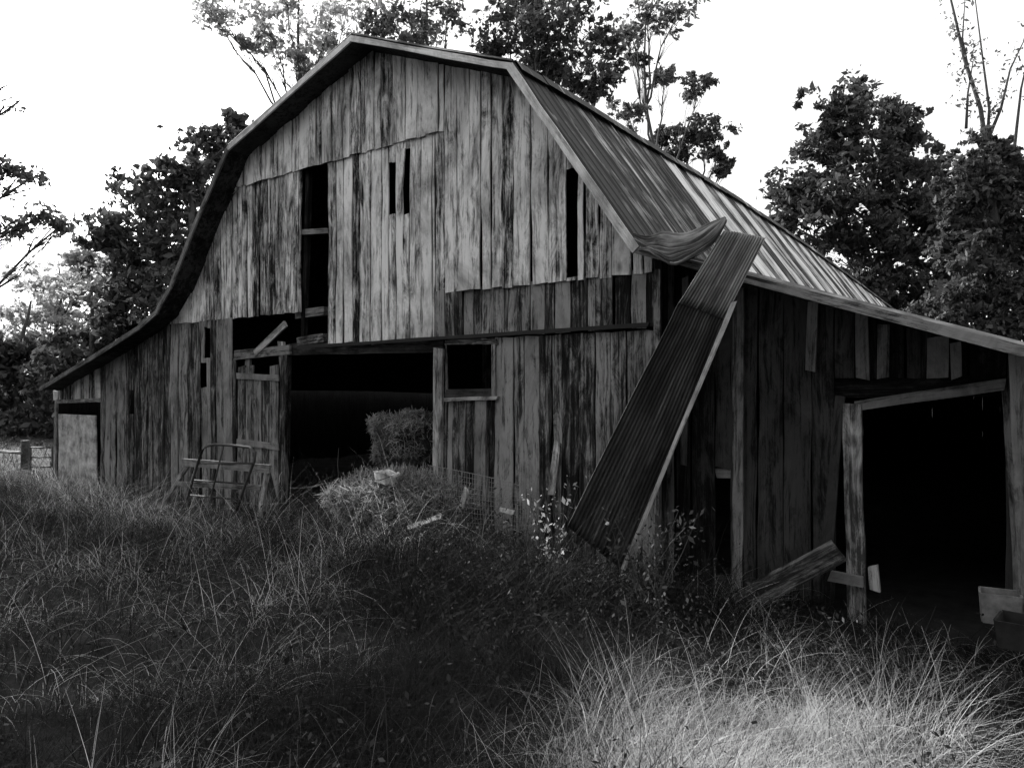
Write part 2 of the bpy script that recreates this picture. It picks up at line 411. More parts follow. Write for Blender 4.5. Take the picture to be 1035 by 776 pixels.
# hidden sides and back
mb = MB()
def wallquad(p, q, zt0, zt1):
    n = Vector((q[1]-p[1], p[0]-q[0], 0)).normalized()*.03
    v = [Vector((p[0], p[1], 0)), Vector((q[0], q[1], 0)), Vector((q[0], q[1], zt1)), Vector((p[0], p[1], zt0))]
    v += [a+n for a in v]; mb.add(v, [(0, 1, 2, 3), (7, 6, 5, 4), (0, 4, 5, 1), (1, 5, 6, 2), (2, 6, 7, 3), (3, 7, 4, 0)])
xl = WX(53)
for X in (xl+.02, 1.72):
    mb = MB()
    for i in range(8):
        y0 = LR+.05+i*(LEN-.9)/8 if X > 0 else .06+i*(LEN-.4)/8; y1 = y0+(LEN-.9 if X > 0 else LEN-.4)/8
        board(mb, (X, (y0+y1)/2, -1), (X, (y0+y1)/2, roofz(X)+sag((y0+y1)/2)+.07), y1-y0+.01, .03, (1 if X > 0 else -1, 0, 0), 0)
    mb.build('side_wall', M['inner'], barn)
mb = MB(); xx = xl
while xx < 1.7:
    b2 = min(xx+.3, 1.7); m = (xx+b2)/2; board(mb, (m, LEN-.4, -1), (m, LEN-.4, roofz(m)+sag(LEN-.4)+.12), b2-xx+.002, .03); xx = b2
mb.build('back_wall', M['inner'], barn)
# rail (door track), trims, posts, beams
part('door_track', [(PW(300, 351, -.075), PW(655, 328, -.075), .05, .035)], M['tube'], wob=.006, seg=14)
part('lintel_beam', [(PW(291, 353, .06), PW(448, 349, .06), .20, .12)], M['dark'])
part('door_post', [(PW(442.5, 352, -.05), PW(441.5, 480, -.05), .17, .05)], M['pale'], r=.35)
part('door_post', [(PW(287, 352, .0), PW(284, 510, .0), .16, .12)], M['low'])
part('window_frame', [(PW(450, 346, -.03), PW(502, 345, -.03), .07, .04), (PW(498.5, 348, -.031), PW(498.5, 404, -.031), .06, .04)], M['low'])
wf = part('window_sill', [(PW(449, 404, -.06), PW(502, 402, -.06), .05, .08)], M['pale'], r=.5)
part('window_apron', [(PW(450, 398, -.012), PW(498, 397, -.012), .13, .03)], M['dark'], r=.8)
part('loft_crossbar', [(PW(305, 235, .06), PW(331, 233, .06), .09, .06)], M['beam'], r=.8)
part('loft_beam', [(PW(298, 318, .10), PW(327, 314, .10), .15, .1)], M['beam'], r=.7)
part('loft_beam', [(PW(300, 345, .06), PW(327, 341, .06), .14, .1)], M['low'], r=.4)
part('loft_stud', [(PW(311, 168, .09), PW(305, 348, .09), .09, .08)], M['dark'])
part('brace', [(PW(257, 357, -.02), PW(288, 327, -.02), .12, .04)], M['pale'], r=.6)
part('brace', [(PW(244, 470, .03), PW(250, 360, .03), .14, .05)], M['low'])
part('stud', [(PW(283, 345, .04), PW(286, 380, .04), .16, .05)], M['pale'], r=.5)
part('loft_patch_board', [(PW(407, 150, -.06), PW(402, 214, -.06), .085, .02)], M['gable'], r=.6)
# inner batten of the lower siding (pale loose boards)
part('batten', [(PW(486, 404, -.03), PW(484, 515, -.03), .20, .025)], M['beam'], r=.8)
part('corner_board', [(PW(664, 272, -.03), PW(663, 520, -.03), .08, .03)], M['low'], r=.5)
# small broken door in the left of the doorway
dm = MB(); xs = np.linspace(WX(241), WX(282), 6); dr_ = None
for i, (a, b) in enumerate(zip(xs, xs[1:])):
    m = (a+b)/2; zt = ZC+(.40 if i not in (2, 3) else .22); board(dm, (m, -.02, .15+.1*random.random()), (m, -.02, zt), b-a-.015, .024, r=random.uniform(.2, .9))
stall = dm.build('stall_door', M['low'], barn)
for zz in (.22, -1.0): part('door_ledge', [((WX(241), -.045, ZC+zz), (WX(283), -.045, ZC+zz-.04), .11, .03)], M['beam'], parent=stall)
# pale panel door on the far left
a, b = WX(60), WX(98); pm = MB()
board(pm, ((a+b)/2+.03, -.03, -.1), ((a+b)/2, -.03, W(78, 419, 0).z), b-a-.02, .03, wob=.01, seg=8, r=.5, cut=.03)
pd = pm.build('panel_door', M['panel'], barn); pd['label'] = 'pale stained flat door at far left of barn'
part('door_frame', [(PW(57, 406, -.02), PW(101, 404, -.02), .09, .04), (PW(56.5, 404, -.025), PW(54, 500, -.025), .13, .04)], M['pale'], r=.4)
# right lean-to timbers
R = LR-.03
part('post', [(PW(746, 292, R), PW(745, 600, R-.003), .125, .05)], M['beam'], r=.7, wob=.012)
part('batten', [(PW(822, 305, R), PW(819, 375, R), .10, .025)], M['beam'], r=.8)
part('batten', [(PW(948, 340, R), PW(947, 382, R), .19, .02)], M['beam'], r=.9)
part('batten', [(PW(893, 328, R), PW(892, 382, R), .12, .02)], M['beam'], r=.6)
part('batten', [(PW(966, 346, R), PW(967, 382, R), .09, .02)], M['low'], r=.9)
part('batten', [(PW(871, 316, R), PW(872, 383, R), .13, .025)], M['beam'], r=.85)
part('broken_batten', [(PW(693, 280, -.0), PW(691, 470, -.0), .08, .03)], M['dark'], r=.9)
part('crossrail', [(PW(723, 478, R+.08), PW(742, 478, R+.08), .12, .05)], M['beam'], r=.8)
part('header_board', [(PW(864, 410, R-.05), PW(1016, 388, R-.05), .11, .05)], M['beam'], r=.75)
part('header_board', [(PW(842, 393, R+.10), PW(1018, 390, R+.10), .20, .05)], M['dark'])
part('door_post', [(PW(861, 408, R-.06), PW(866, 660, R-.10), .18, .06)], M['pale'], r=.12, wob=.012, bow=.0)
part('door_post', [(PW(1027, 352, -.2), PW(1040, 640, -.2), .12, .09)], M['beam'], r=.8)
part('door_post', [(PW(1018, 384, R), PW(1034, 640, R), .10, .06)], M['beam'], r=.5)
part('leaning_jamb', [(PW(849, 400, R-.02), PW(836, 565, R-.05), .10, .04)], M['dark'], r=.95)
part('cleat', [(PW(838, 582, R-.2), PW(872, 589, R-.2), .11, .06)], M['beam'], r=.9)
part('cleat', [(PW(882, 572, R-.1), PW(884, 597, R-.1), .09, .06)], M['pale'], r=.7)
# torn, curled-up roof sheet at the knee of the roof
def flap():
    mb = MB(); nu, nv = 24, 54; vs = []; gs = []
    A = [W(640, 236, -OH-.02), W(668, 240, -OH-.02), W(700, 238, -OH+.05), W(733, 220, -OH+.05)]
    B = [W(646, 254, -OH-.05), W(672, 262, -OH-.30), W(706, 286, -OH-.40), W(735, 223, -OH-.25)]
    def bz(P, t): return P[0]*(1-t)**3+P[1]*3*t*(1-t)**2+P[2]*3*t*t*(1-t)+P[3]*t**3
    for i in range(nu+1):
        for j in range(nv+1):
            t = i/nu; k = j/nv; p = bz(A, t).lerp(bz(B, t), k); p += Vector((0, -.14, -.05))*math.sin(math.pi*k)*math.sin(math.pi*t)*.8
            p.z += .010*math.cos(j*math.pi/3); p.y -= .006*math.cos(j*math.pi/3)
            p += Vector((noise.noise((t*3, k*2, 0)), noise.noise((t*3, k*2, 5)), noise.noise((t*4, k*3, 9))))*.04; p.z -= .03*max(0, 1-abs(t-.45)*7)*k
            vs.append(p); gs.append((k*.5, 0, t*1.2))
    fs = [(i*(nv+1)+j, (i+1)*(nv+1)+j, (i+1)*(nv+1)+j+1, i*(nv+1)+j+1) for i in range(nu) for j in range(nv)]
    mb.add(vs, fs, gs, .35); o = mb.build('curled_roof_sheet', M['flap'], barn, smooth=True)
    sm = o.modifiers.new('s', 'SOLIDIFY'); sm.thickness = .006
    o['label'] = 'torn roof sheet curling up at the eave'
flap()
# interior posts seen dimly
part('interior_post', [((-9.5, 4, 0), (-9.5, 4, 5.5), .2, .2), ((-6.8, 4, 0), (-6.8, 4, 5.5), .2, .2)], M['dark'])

# ------------------------------------------------------------------ corrugated sheet leaning on the lean-to
def corrugated():
    TL, TR = W(724, 231, -1.02), W(768, 238, -.75)
    BL, BR = W(583, 512, -1.9), W(637, 553, -1.55)
    BL = BL+(BL-TL)*.07; BR = BR+(BR-TR)*.07; cen = (BL+BR)/2; root = empty('corrugated_sheet', cen, 'long rusted corrugated metal sheet leaning against the right eave', 'metal sheet')
    mb = MB(); nu, nv = 16*8, 40; vs = []; gs = []
    n = (TR-TL).cross(BL-TL).normalized()
    if n.y > 0: n = -n
    Lw = (TR-TL).length; LhA = (BL-TL).length
    for j in range(nv+1):
        k = j/nv
        for i in range(nu+1):
            t = i/nu; p = TL.lerp(TR, t).lerp(BL.lerp(BR, t), k)
            p += n*(.013*math.cos(i/8*2*math.pi)+.05*math.sin(math.pi*k)*-1+.035*noise.noise((t*1.5, k*4, 0)))
            if k < .26: p += Vector((.0, .7, .03))*(.26-k)
            if .24 < k < .30: p -= n*.02
            vs.append(p); gs.append((t*Lw, 0, k*LhA))
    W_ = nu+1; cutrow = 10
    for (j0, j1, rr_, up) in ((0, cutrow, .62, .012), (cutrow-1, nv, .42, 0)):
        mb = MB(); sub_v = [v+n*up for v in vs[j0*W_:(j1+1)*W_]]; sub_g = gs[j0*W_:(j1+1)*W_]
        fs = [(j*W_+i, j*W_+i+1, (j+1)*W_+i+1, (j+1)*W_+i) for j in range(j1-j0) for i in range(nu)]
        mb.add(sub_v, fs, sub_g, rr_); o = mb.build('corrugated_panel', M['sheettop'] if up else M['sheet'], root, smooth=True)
        if up: o['label'] = 'upper end of the sheet with its highlight painted in'
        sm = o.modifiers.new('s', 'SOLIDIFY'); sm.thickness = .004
    mb = MB(); board(mb, TR.lerp(BR, .20)+Vector((.02, 0, 0)), BR+Vector((.02, 0, 0)), .042, .03, n=(.55, -.8, .1), wob=.004, seg=12, r=.8)
    mb.build('edge_batten', M['pale'], root)
    print('sheet', TL, TR, BL, BR)
corrugated()

# ------------------------------------------------------------------ loose things
def thing_boards(name, label, cat, segs, mat, group=None, **k):
    mb = MB()
    for (a, b, w, t) in segs: board(mb, a, b, w, t, **k)
    o = mb.build(name, mat); tag(o, label, cat, group); return o
thing_boards('fallen_plank', 'wide grey plank slanting against the foot of the right doorway post', 'plank', [(PW(745, 610, .0), PW(848, 556, .1), .25, .03)], M['beam'], r=.15, n=(0, -1, .1))
thing_boards('loose_board', 'short broken board leaning on the wall by the white-leaved weed', 'board', [(PW(557, 500, -.15), PW(563, 446, -.03), .10, .025)], M['pale'], r=.4)
thing_boards('bleached_plank', 'bleached plank lying in the weeds below the hay', 'plank', [(PW(412, 533, -1.5), PW(446, 521, -1.25), .12, .04)], M['beam'], r=.8, n=(0, -.4, 1))
thing_boards('white_stake', 'short white stake stuck in front of the wire mesh', 'stake', [(PW(466, 512, -.75), PW(471, 494, -.75), .07, .03)], M['white'])
thing_boards('white_strip', 'small white strip lying at the right end of the wire mesh', 'strip', [(PW(505, 515, -.9), PW(519, 518, -.9), .05, .02)], M['white'])
# wooden trestle
Y = -.9
tr = empty('trestle', (W(218, 500, Y).x, Y, ground_h(W(218, 500, Y).x, Y)), 'pale wooden trestle with splayed legs standing left of the big doorway', 'trestle')
for seg in [((190, 468, Y), (160, 514, Y-.15)), ((270, 473, Y), (261, 522, Y-.15))]:
    part('leg', [(PW(*seg[0]), PW(*seg[1]), .10, .045)], M['pale'], tr, r=.4)
for seg in [((192, 470, Y+.3), (200, 512, Y+.4)), ((268, 470, Y+.3), (277, 508, Y+.4))]:
    part('leg', [(PW(*seg[0]), PW(*seg[1]), .09, .045)], M['low'], tr, r=.4)
part('top_rail', [(PW(184, 467, Y-.05), PW(272, 474, Y-.05), .13, .05)], M['beam'], tr, r=.8)
part('lower_rail', [(PW(178, 489, Y-.08), PW(263, 493, Y-.08), .09, .04)], M['beam'], tr, r=.6)
# tube gate leaning on it
Y = -1.25
gt = empty('tube_gate', tuple(W(225, 510, Y)), 'dark bent metal tube gate leaning against the wooden trestle', 'gate')
mb = MB()
fr = [(189, 505), (196, 480), (204, 456), (208, 451), (216, 449), (235, 450), (252, 452), (258, 457), (257, 466), (247, 492), (239, 516)]
tube(mb, [W(x, y, Y-.12*(y-450)/60) for x, y in fr], .022)
mb.build('frame', M['tube'], gt, smooth=True)
for (a, b) in [((200, 468), (257, 468)), ((195, 485), (250, 489)), ((190, 500), (244, 505)), ((226, 450), (212, 507))]:
    mb = MB(); tube(mb, [W(*a, Y), W(*b, Y-.08)], .014); mb.build('bar', M['tube'], gt, smooth=True)
# far-left metal gate, its post and a pole rail
Y = 1.0
g2 = empty('field_gate', tuple(W(42, 490, Y)), 'dark metal field gate beside the far left corner of barn', 'gate')
for (a, b) in [((31, 452), (31, 491)), ((53, 452), (53, 491))]:
    mb = MB(); tube(mb, [W(*a, Y), W(*b, Y)], .03); mb.build('stile', M['tube'], g2, smooth=True)
for y in (452, 462, 472, 481, 489):
    mb = MB(); tube(mb, [W(31, y, Y), W(53, y, Y)], .022); mb.build('bar', M['tube'], g2, smooth=True)
mb = MB(); tube(mb, [W(25, 495, 1.0), W(25.5, 445, 1.0)], [.13, .11], 10); tag(mb.build('fence_post', M['bark']), 'dark round wooden fence post beside the field gate', 'fence post')
mb = MB(); tube(mb, [W(-40, 457, .8), W(0, 456, .8), W(21, 457.5, .8)], [.06, .055, .05], 8); o = mb.build('fence_rail', M['white']); o.data.materials[0] = M['pale']; tag(o, 'pale pole rail running off the left edge of the photo', 'fence rail')
# hay bale
def rough_blob(name, c, rx, ry, rz, mat, fuzz=2500, L=.12, parent=None, power=.7):
    mb = MB(); nu, nv = 28, 16; vs = []
    for j in range(nv+1):
        th = math.pi*j/nv
        for i in range(nu):
            a = 2*math.pi*i/nu
            f = lambda q: math.copysign(abs(q)**power, q)
            d = Vector((f(math.cos(a))*f(math.sin(th)), f(math.sin(a))*f(math.sin(th)), f(math.cos(th))))
            k = 1+.30*noise.noise(d*1.7+Vector(c))+.12*noise.noise(d*5)
            vs.append(Vector(c)+Vector((d.x*rx, d.y*ry, d.z*rz))*k)
    fs = [(j*nu+i, (j+1)*nu+i, (j+1)*nu+(i+1) % nu, j*nu+(i+1) % nu) for j in range(nv) for i in range(nu)]
    mb.add(vs, fs); core = mb.build(name, mat, parent, smooth=True)
    V = np.array([tuple(v) for v in vs]); idx = RNG.integers(0, len(V), fuzz); base = V[idx]+RNG.normal(0, .02, (fuzz, 3))
    return core, base
def stalks(name, base, L, wd, mat, parent=None, spread=None, up=.0, rn=None):
    N = len(base); d = RNG.normal(0, 1, (N, 3)); d[:, 2] += up; d /= np.linalg.norm(d, axis=1)[:, None]
    s = np.cross(d, RNG.normal(0, 1, (N, 3))); s /= np.linalg.norm(s, axis=1)[:, None]
    ll = (L*RNG.uniform(.4, 1.2, N))[:, None]; sag_ = np.zeros((N, 3)); sag_[:, 2] = -.25*ll[:, 0]
    p0, p1, p2 = base-d*ll*.5, base, base+d*ll*.5+sag_*.5
    v = np.stack([p0-s*wd, p0+s*wd, p1-s*wd, p1+s*wd, p2-s*wd*.4, p2+s*wd*.4], 1).reshape(-1, 3)
    return raw(name, v, 6, mat, RNG.random(N) if rn is None else rn, parent, [(0, 1, 3, 2), (2, 3, 5, 4)])
M['haycore'] = simple('packed_hay', .015, .06, 30, 1, 'gc', .8)
hb = empty('hay_bale', tuple(W(408, 470, .9)), 'rounded loose hay bale sitting just inside the big doorway', 'hay bale')
c = W(412, 443, .6); core, base = rough_blob('bale_core', c, .48, .5, .36, M['haycore'], 9000, parent=hb)
so = stalks('bale_straw', base, .20, .004, M['hay'], hb)
hp = empty('hay_heap', tuple(W(400, 500, -.5)), 'spilled heap of hay and litter before the big doorway', 'hay heap')
c = W(402, 505, -.5); core, base = rough_blob('heap_core', c, 1.1, .8, .34, M['haycore'], 12000, parent=hp, power=1)
stalks('heap_straw', base, .34, .004, M['hay'], hp)
# white tub
def tub():
    p = W(391, 481, -.95); root = empty('plastic_tub', tuple(p), 'torn white plastic tub lying on the hay heap', 'tub'); mb = MB(); vs = []; n = 20
    rings = [(.14, .11, -.09), (.16, .13, .02), (.17, .14, .025), (.165, .14, .05), (.14, .11, .05), (.12, .09, -.07)]
    for k, (rx, ry, z) in enumerate(rings):
        for i in range(n):
            a = 2*math.pi*i/n; f = lambda q: math.copysign(abs(q)**.55, q)
            q = Vector((rx*f(math.cos(a)), ry*f(math.sin(a)), z+.05*noise.noise((a*1.3, k*.3, 0)))); q.rotate(Vector((1, 0, 0)).rotation_difference(Vector((.97, .1, -.12))))
            vs.append(p+q)
    fs = [(k*n+i, k*n+(i+1) % n, (k+1)*n+(i+1) % n, (k+1)*n+i) for k in range(len(rings)-1) for i in range(n)]
    fs += [tuple(range(n-1, -1, -1)), tuple((len(rings)-1)*n+i for i in range(n))]
    mb.add(vs, fs); mb.build('tub_body', M['white'], root)
    mb = MB(); tube(mb, [p+Vector((-.2, -.1, .05)), p+Vector((-.1, -.24, -.02)), p+Vector((.1, -.24, -.03)), p+Vector((.2, -.1, .03))], .006, 6); mb.build('handle', M['tube'], root)
tub()
# wire mesh
def mesh_fence():
    mb = MB(); P = [(432, 470, 516, -.5), (455, 474, 520, -.75), (485, 480, 522, -.85), (515, 487, 524, -.8), (543, 497, 522, -.6)]
    tops = [W(a, b, y) for a, b, c, y in P]; bots = [W(a, c+12, y-.1) for a, b, c, y in P]
    def at(L, t):
        t *= len(L)-1; i = min(int(t), len(L)-2); return L[i].lerp(L[i+1], t-i)
    for i in range(44):
        t = i/43; j = Vector((random.uniform(-.01, .01), 0, 0)); tube(mb, [at(tops, t)+j, at(tops, t).lerp(at(bots, t), .5)+Vector((0, .03*math.sin(t*9), 0)), at(bots, t)], .0032, 4)
    for k in range(12):
        tube(mb, [at(tops, i/16).lerp(at(bots, i/16), k/11)+Vector((0, .03*math.sin(i/16*9)*math.sin(k/11*3.14), 0)) for i in range(17)], .0022 if k else .004, 4)
    o = mb.build('wire_mesh', M['wire']); tag(o, 'sagging piece of welded wire mesh before the plank wall', 'wire mesh')
M['wire'] = simple('rusty_wire', .12, .3, 30, .6)
mesh_fence()
# crates on the right
def crate(px, py, Y, sx, sy, sz, label, mat, rot=0.1):
    p = W(px, py, Y); root = empty('crate', tuple(p), label, 'crate', None); root.rotation_euler = (0, 0, rot)
    for nm, (cx, cy, ax, ay) in {'front_side': (0, -sy/2, sx, .02), 'back_side': (0, sy/2, sx, .02), 'left_side': (-sx/2, 0, .02, sy-.024), 'right_side': (sx/2, 0, .02, sy-.024)}.items():
        mb = MB(); k = 1.14
        vs = []
        for z, m in ((0, 1), (sz, k)):
            for ox, oy in ((-1, -1), (1, -1), (1, 1), (-1, 1)):
                vs.append((cx*m+ox*ax/2*(m if ax > ay else 1), cy*m+oy*ay/2*(m if ay > ax else 1), z+.008*random.random()))
        mb.add(vs, [(3, 2, 1, 0), (4, 5, 6, 7), (0, 1, 5, 4), (1, 2, 6, 5), (2, 3, 7, 6), (3, 0, 4, 7)])
        s = [v for v in mb.v]; mb.v = [(v[0]+p.x, v[1]+p.y, v[2]+p.z) for v in s]
        mb.build('crate_side', mat, root)
crate(1011, 628, -.2, .27, .22, .26, 'small pale open crate at the right doorway, in front of the dark opening', M['cement'])
crate(1040, 655, -.9, .36, .3, .22, 'dark open crate cut by the right edge, before the paler crate', M['soil'], -.1)

# ------------------------------------------------------------------ trees
def leaves(name, centers, size, mat, parent=None, flat=0.0):
    N = len(centers); a = RNG.normal(0, 1, (N, 3)); a /= np.linalg.norm(a, axis=1)[:, None]
    b = np.cross(a, RNG.normal(0, 1, (N, 3))); b /= np.linalg.norm(b, axis=1)[:, None]
    s = (size*np.clip(RNG.lognormal(-.25, .4, N), .3, 1.7))[:, None]
    c = np.asarray(centers)
    v = np.stack([c-a*s, c-b*s*.48+a*s*.1, c+a*s, c+b*s*.48+a*s*.1], 1).reshape(-1, 3)
    return raw(name, v, 4, mat, RNG.random(N), parent, [(0, 1, 2, 3)])
def curve_pts(a, b, n, jit, droop=0):
    a = Vector(a); b = Vector(b); L = (b-a).length; sh = random.uniform(0, 99); out = []
    for i in range(n+1):
        k = i/n; p = a.lerp(b, k); m = math.sin(math.pi*k)
        p += Vector((noise.noise((sh, k*2.5, 0)), noise.noise((sh, k*2.5, 7)), noise.noise((sh, k*2.5, 13))))*jit*L*(.3+m)*(1 if 0 < i else 0)
        p.z += droop*m*L; out.append(p)
    return out
def tree(name, label, base, topz, trad, blobs, dens, lsize, mat, group=None, sub=18, twigs=6, clumpr=.24, hole=None, leafkeep=1.0, trunk_top=None):
    """blobs: list of (centre, radius). Every blob is fed by a limb; leaves sit in clumps round twig tips."""
    root = empty(name, tuple(base), label, 'tree', group)
    B = Vector(base); tt = Vector(trunk_top) if trunk_top is not None else Vector((base[0]+random.uniform(-.6, .6), base[1]+random.uniform(-.6, .6), topz))
    mb = MB(); tp = curve_pts(B-Vector((0, 0, .3)), tt, 9, .05); tube(mb, tp, [trad*(1-.8*i/9)*(1.25 if i == 0 else 1) for i in range(10)], 9)
    mb.build('trunk', M['bark'], root, smooth=True)
    lm = MB(); cs = []
    for c, r in blobs:
        c = Vector(c); k = max(0, min(8, int((c.z-B.z)/(max(tt.z-B.z, .1))*9*.8)))
        src = tp[k]; lp = curve_pts(src, c, 6, .10, -.03); rr = max(.02, trad*.30)
        tube(lm, lp, [rr*(1-.8*i/6)+.008 for i in range(7)], 6)
        for q in range(sub):
            d = Vector((random.gauss(0, 1), random.gauss(0, 1), random.gauss(0, .75))).normalized()*r*(random.uniform(.2, 1.2) if random.random() < .85 else random.uniform(1.2, 1.75))
            tip = c+d; tube(lm, curve_pts(lp[random.randint(3, 6)], tip, 3, .15), [rr*.25+.006, .014, .010, .006], 4)
            for z in range(twigs):
                t2 = tip+Vector((random.gauss(0, 1), random.gauss(0, 1), random.gauss(0, .7)))*r*.26
                n = max(2, int(dens*.42*random.uniform(.1, 1.2)*leafkeep)); rad = max(.12, r*clumpr*random.uniform(.4, 1.3))
                cs.append(np.array(t2)+RNG.normal(0, 1, (n, 3))*np.array([rad, rad, rad*.6])*.55)
    lm.build('limbs', M['bark'], root, smooth=True)
    if cs:
        cs = np.concatenate(cs)
        if hole is not None: cs = cs[hole(cs)]
        leaves('crown', cs, lsize, mat, root)
    return root
def blobs_px(lst, dist, ds=.6):
    out = []
    for (x, y, r) in lst:
        R_ = r/FPX*dist; out.append((WD(x, y, dist+random.uniform(-1, 1)*ds*R_*2), R_))
    return out
def gbase(px, dist): p = WD(px, 392, dist); return (p.x, p.y, 0.0)
# left of the barn
tree('broadleaf_tree', 'dark leafy tree rising right behind the left slope of the barn roof', gbase(190, 34), 13, .35,
     blobs_px([(150, 195, 28), (150, 235, 30), (125, 250, 28), (110, 245, 20), (180, 265, 30), (135, 285, 30), (215, 145, 26), (205, 175, 26), (190, 215, 30), (240, 125, 16), (165, 240, 30), (120, 300, 25), (155, 300, 25), (185, 180, 16), (238, 150, 14)], 34), 34, .19, M['leafdark'])
tree('thin_tree', 'tree paled for haze at left between the overhanging bough and the dark tree', gbase(60, 55), 12, .25,
     blobs_px([(75, 290, 28), (40, 290, 22), (95, 265, 18), (20, 320, 22), (50, 320, 26), (95, 325, 24), (110, 290, 18), (60, 350, 20), (30, 345, 20), (80, 265, 15)], 55), 34, .24, M['leafpale'], leafkeep=1)
tree('understory_tree', 'low dark tree at the left edge beyond the field gate', gbase(15, 38), 7, .25,
     blobs_px([(15, 385, 34), (5, 355, 22), (45, 370, 22), (20, 425, 40), (0, 440, 35), (-30, 400, 40)], 38), 90, .2, M['leafdark'])
tree('understory_tree', 'low dark tree beyond the roof tip of left lean-to', gbase(90, 36), 8, .25,
     blobs_px([(70, 385, 30), (95, 350, 26), (60, 420, 34), (120, 335, 20), (100, 385, 34), (45, 450, 32)], 36), 90, .2, M['leafdark'])
# behind the ridge
tree('bare_topped_tree', 'slender half-bare tree above the left end of the ridge', gbase(300, 50), 30, .3,
     blobs_px([(225, 18, 20), (262, 15, 20), (300, 30, 24), (325, 50, 18), (335, 20, 22), (290, 5, 20), (312, 75, 12), (250, 45, 8), (210, 5, 16), (275, 40, 16), (345, 45, 16), (350, 10, 20), (300, 60, 14)], 50), 11, .2, M['leafpale'], leafkeep=1.5)
tree('ridge_tree', 'leafy tree rising behind the middle of the barn ridge', gbase(430, 46), 28, .3,
     blobs_px([(395, 15, 24), (430, 22, 24), (455, 12, 22), (415, 40, 14), (380, 30, 12)], 46), 20, .2, M['leaf'])
tree('ridge_tree', 'densest leafy tree above the right corner of the barn peak', gbase(540, 44), 28, .3,
     blobs_px([(510, 20, 28), (545, 35, 30), (578, 20, 28), (590, 65, 28), (560, 70, 24), (605, 45, 18), (610, 85, 14), (500, 50, 14), (535, 5, 20), (595, 95, 12), (545, 62, 18)], 44), 34, .2, M['leafdark'])
tree('ridge_tree', 'thin crooked tree with scattered leaf tufts right of the barn peak', gbase(650, 48), 24, .25,
     blobs_px([(655, 12, 20), (685, 15, 18), (635, 35, 12), (672, 78, 12), (705, 88, 12), (634, 115, 14), (645, 60, 8)], 48), 22, .19, M['leaf'], trunk_top=WD(652, 20, 48))
tree('ridge_tree', 'low leafy tree just above the falling edge of the barn roof', gbase(705, 52), 17, .3,
     blobs_px([(690, 142, 16), (712, 132, 16), (668, 140, 12), (725, 155, 10), (730, 172, 8), (680, 158, 10)], 52), 40, .19, M['leafdark'])
# right
tree('broadleaf_tree', 'big dense dark tree behind the far end of the barn roof', gbase(890, 44), 17, .45,
     blobs_px([(850, 110, 24), (865, 140, 30), (835, 155, 26), (820, 190, 26), (800, 200, 22), (850, 200, 34), (890, 170, 34), (920, 140, 26), (935, 165, 24), (880, 220, 34), (915, 215, 22), (840, 235, 30), (880, 265, 32), (795, 225, 16), (920, 280, 30), (905, 250, 22), (890, 300, 32), (945, 300, 28), (868, 100, 12), (905, 120, 14), (925, 320, 30), (955, 275, 14), (945, 235, 18), (960, 215, 16), (900, 330, 26), (870, 290, 22), (950, 190, 14)], 44), 56, .22, M['leafdark'])
tree('ivy_clad_tree', 'tall ivy-clad tree with bare forked top at the right edge', gbase(1010, 34), 14, .35,
     blobs_px([(1005, 150, 14), (1030, 165, 16), (985, 170, 18), (970, 190, 18), (990, 205, 20), (1005, 225, 22), (1010, 260, 24), (985, 250, 18), (1020, 290, 26), (990, 300, 26), (970, 225, 14), (960, 320, 26), (1025, 320, 30), (1030, 240, 20), (975, 290, 18), (1040, 270, 24), (960, 250, 14), (1035, 200, 16), (1015, 185, 14), (950, 330, 24), (1000, 335, 26), (1045, 330, 30), (1045, 215, 20), (970, 260, 18)], 34), 60, .17, M['leafdark'], trunk_top=WD(998, 150, 34))
def bare_fork():
    mb = MB(); D = 34
    L = [([(1012, 260), (1003, 200), (998, 150), (990, 110), (975, 60), (965, 20), (955, -20)], .15), ([(998, 150), (1000, 110), (992, 60), (985, -10)], .08), ([(1000, 140), (1012, 110), (1020, 70), (1035, 40)], .08), ([(975, 130), (978, 95), (985, 60)], .07), ([(982, 85), (972, 40), (975, 0)], .06), ([(1030, 230), (1026, 150), (1032, 90), (1040, 50)], .1)]
    for pts, r in L:
        P = [WD(x+random.uniform(-1.5, 1.5), y, D) for x, y in pts]; n = len(P); tube(mb, P, [r*(1-.8*i/(n-1))+.008 for i in range(n)], 6)
    root = bpy.data.objects['ivy_clad_tree']; mb.build('bare_fork', M['bark'], root, smooth=True)
    cs = []
    for pts, r in L:
        for (x, y) in pts:
            if y < 120:
                for q in range(4): cs.append(np.array(WD(x+random.gauss(0, 7), y+random.gauss(0, 12), D))+RNG.normal(0, .18, (12, 3)))
    leaves('leaf_tufts', np.concatenate(cs), .11, M['leaf'], root)
bare_fork()
# overhanging tree to the left of the frame: shades the weeds, its bough tips hang into view
PATCH = ((-1.35, -3.85), (1.2, 1.15))
def inside_view(x, y, pad=60):
    fx, fy = x, y-CY; dep = -s_*fx+c_*fy; lat = c_*fx+s_*fy
    px = 517.5+FPX*lat/np.maximum(dep, .1)
    return (dep > .9) & (px > -pad) & (px < 1035+pad)
def hole_shade(cs):
    return hole(cs) & ~inside_view(cs[:, 0], cs[:, 1], 25)
def hole(cs):  # cuts leaves along the sun direction so chosen ground patches stay lit
    k = (cs[:, 2]-.6)/TOSUN.z; gx = cs[:, 0]-TOSUN.x*k; gy = cs[:, 1]-TOSUN.y*k
    d3 = ((gx+1.8)/1.0)**2+((gy+1.7)/.7)**2
    nz = RNG.normal(0, .06, len(cs))
    d = ((gx-PATCH[0][0])/PATCH[1][0])**2+((gy-PATCH[0][1])/PATCH[1][1])**2
    return (d+nz > 1) & (d3+nz*3 > 1)
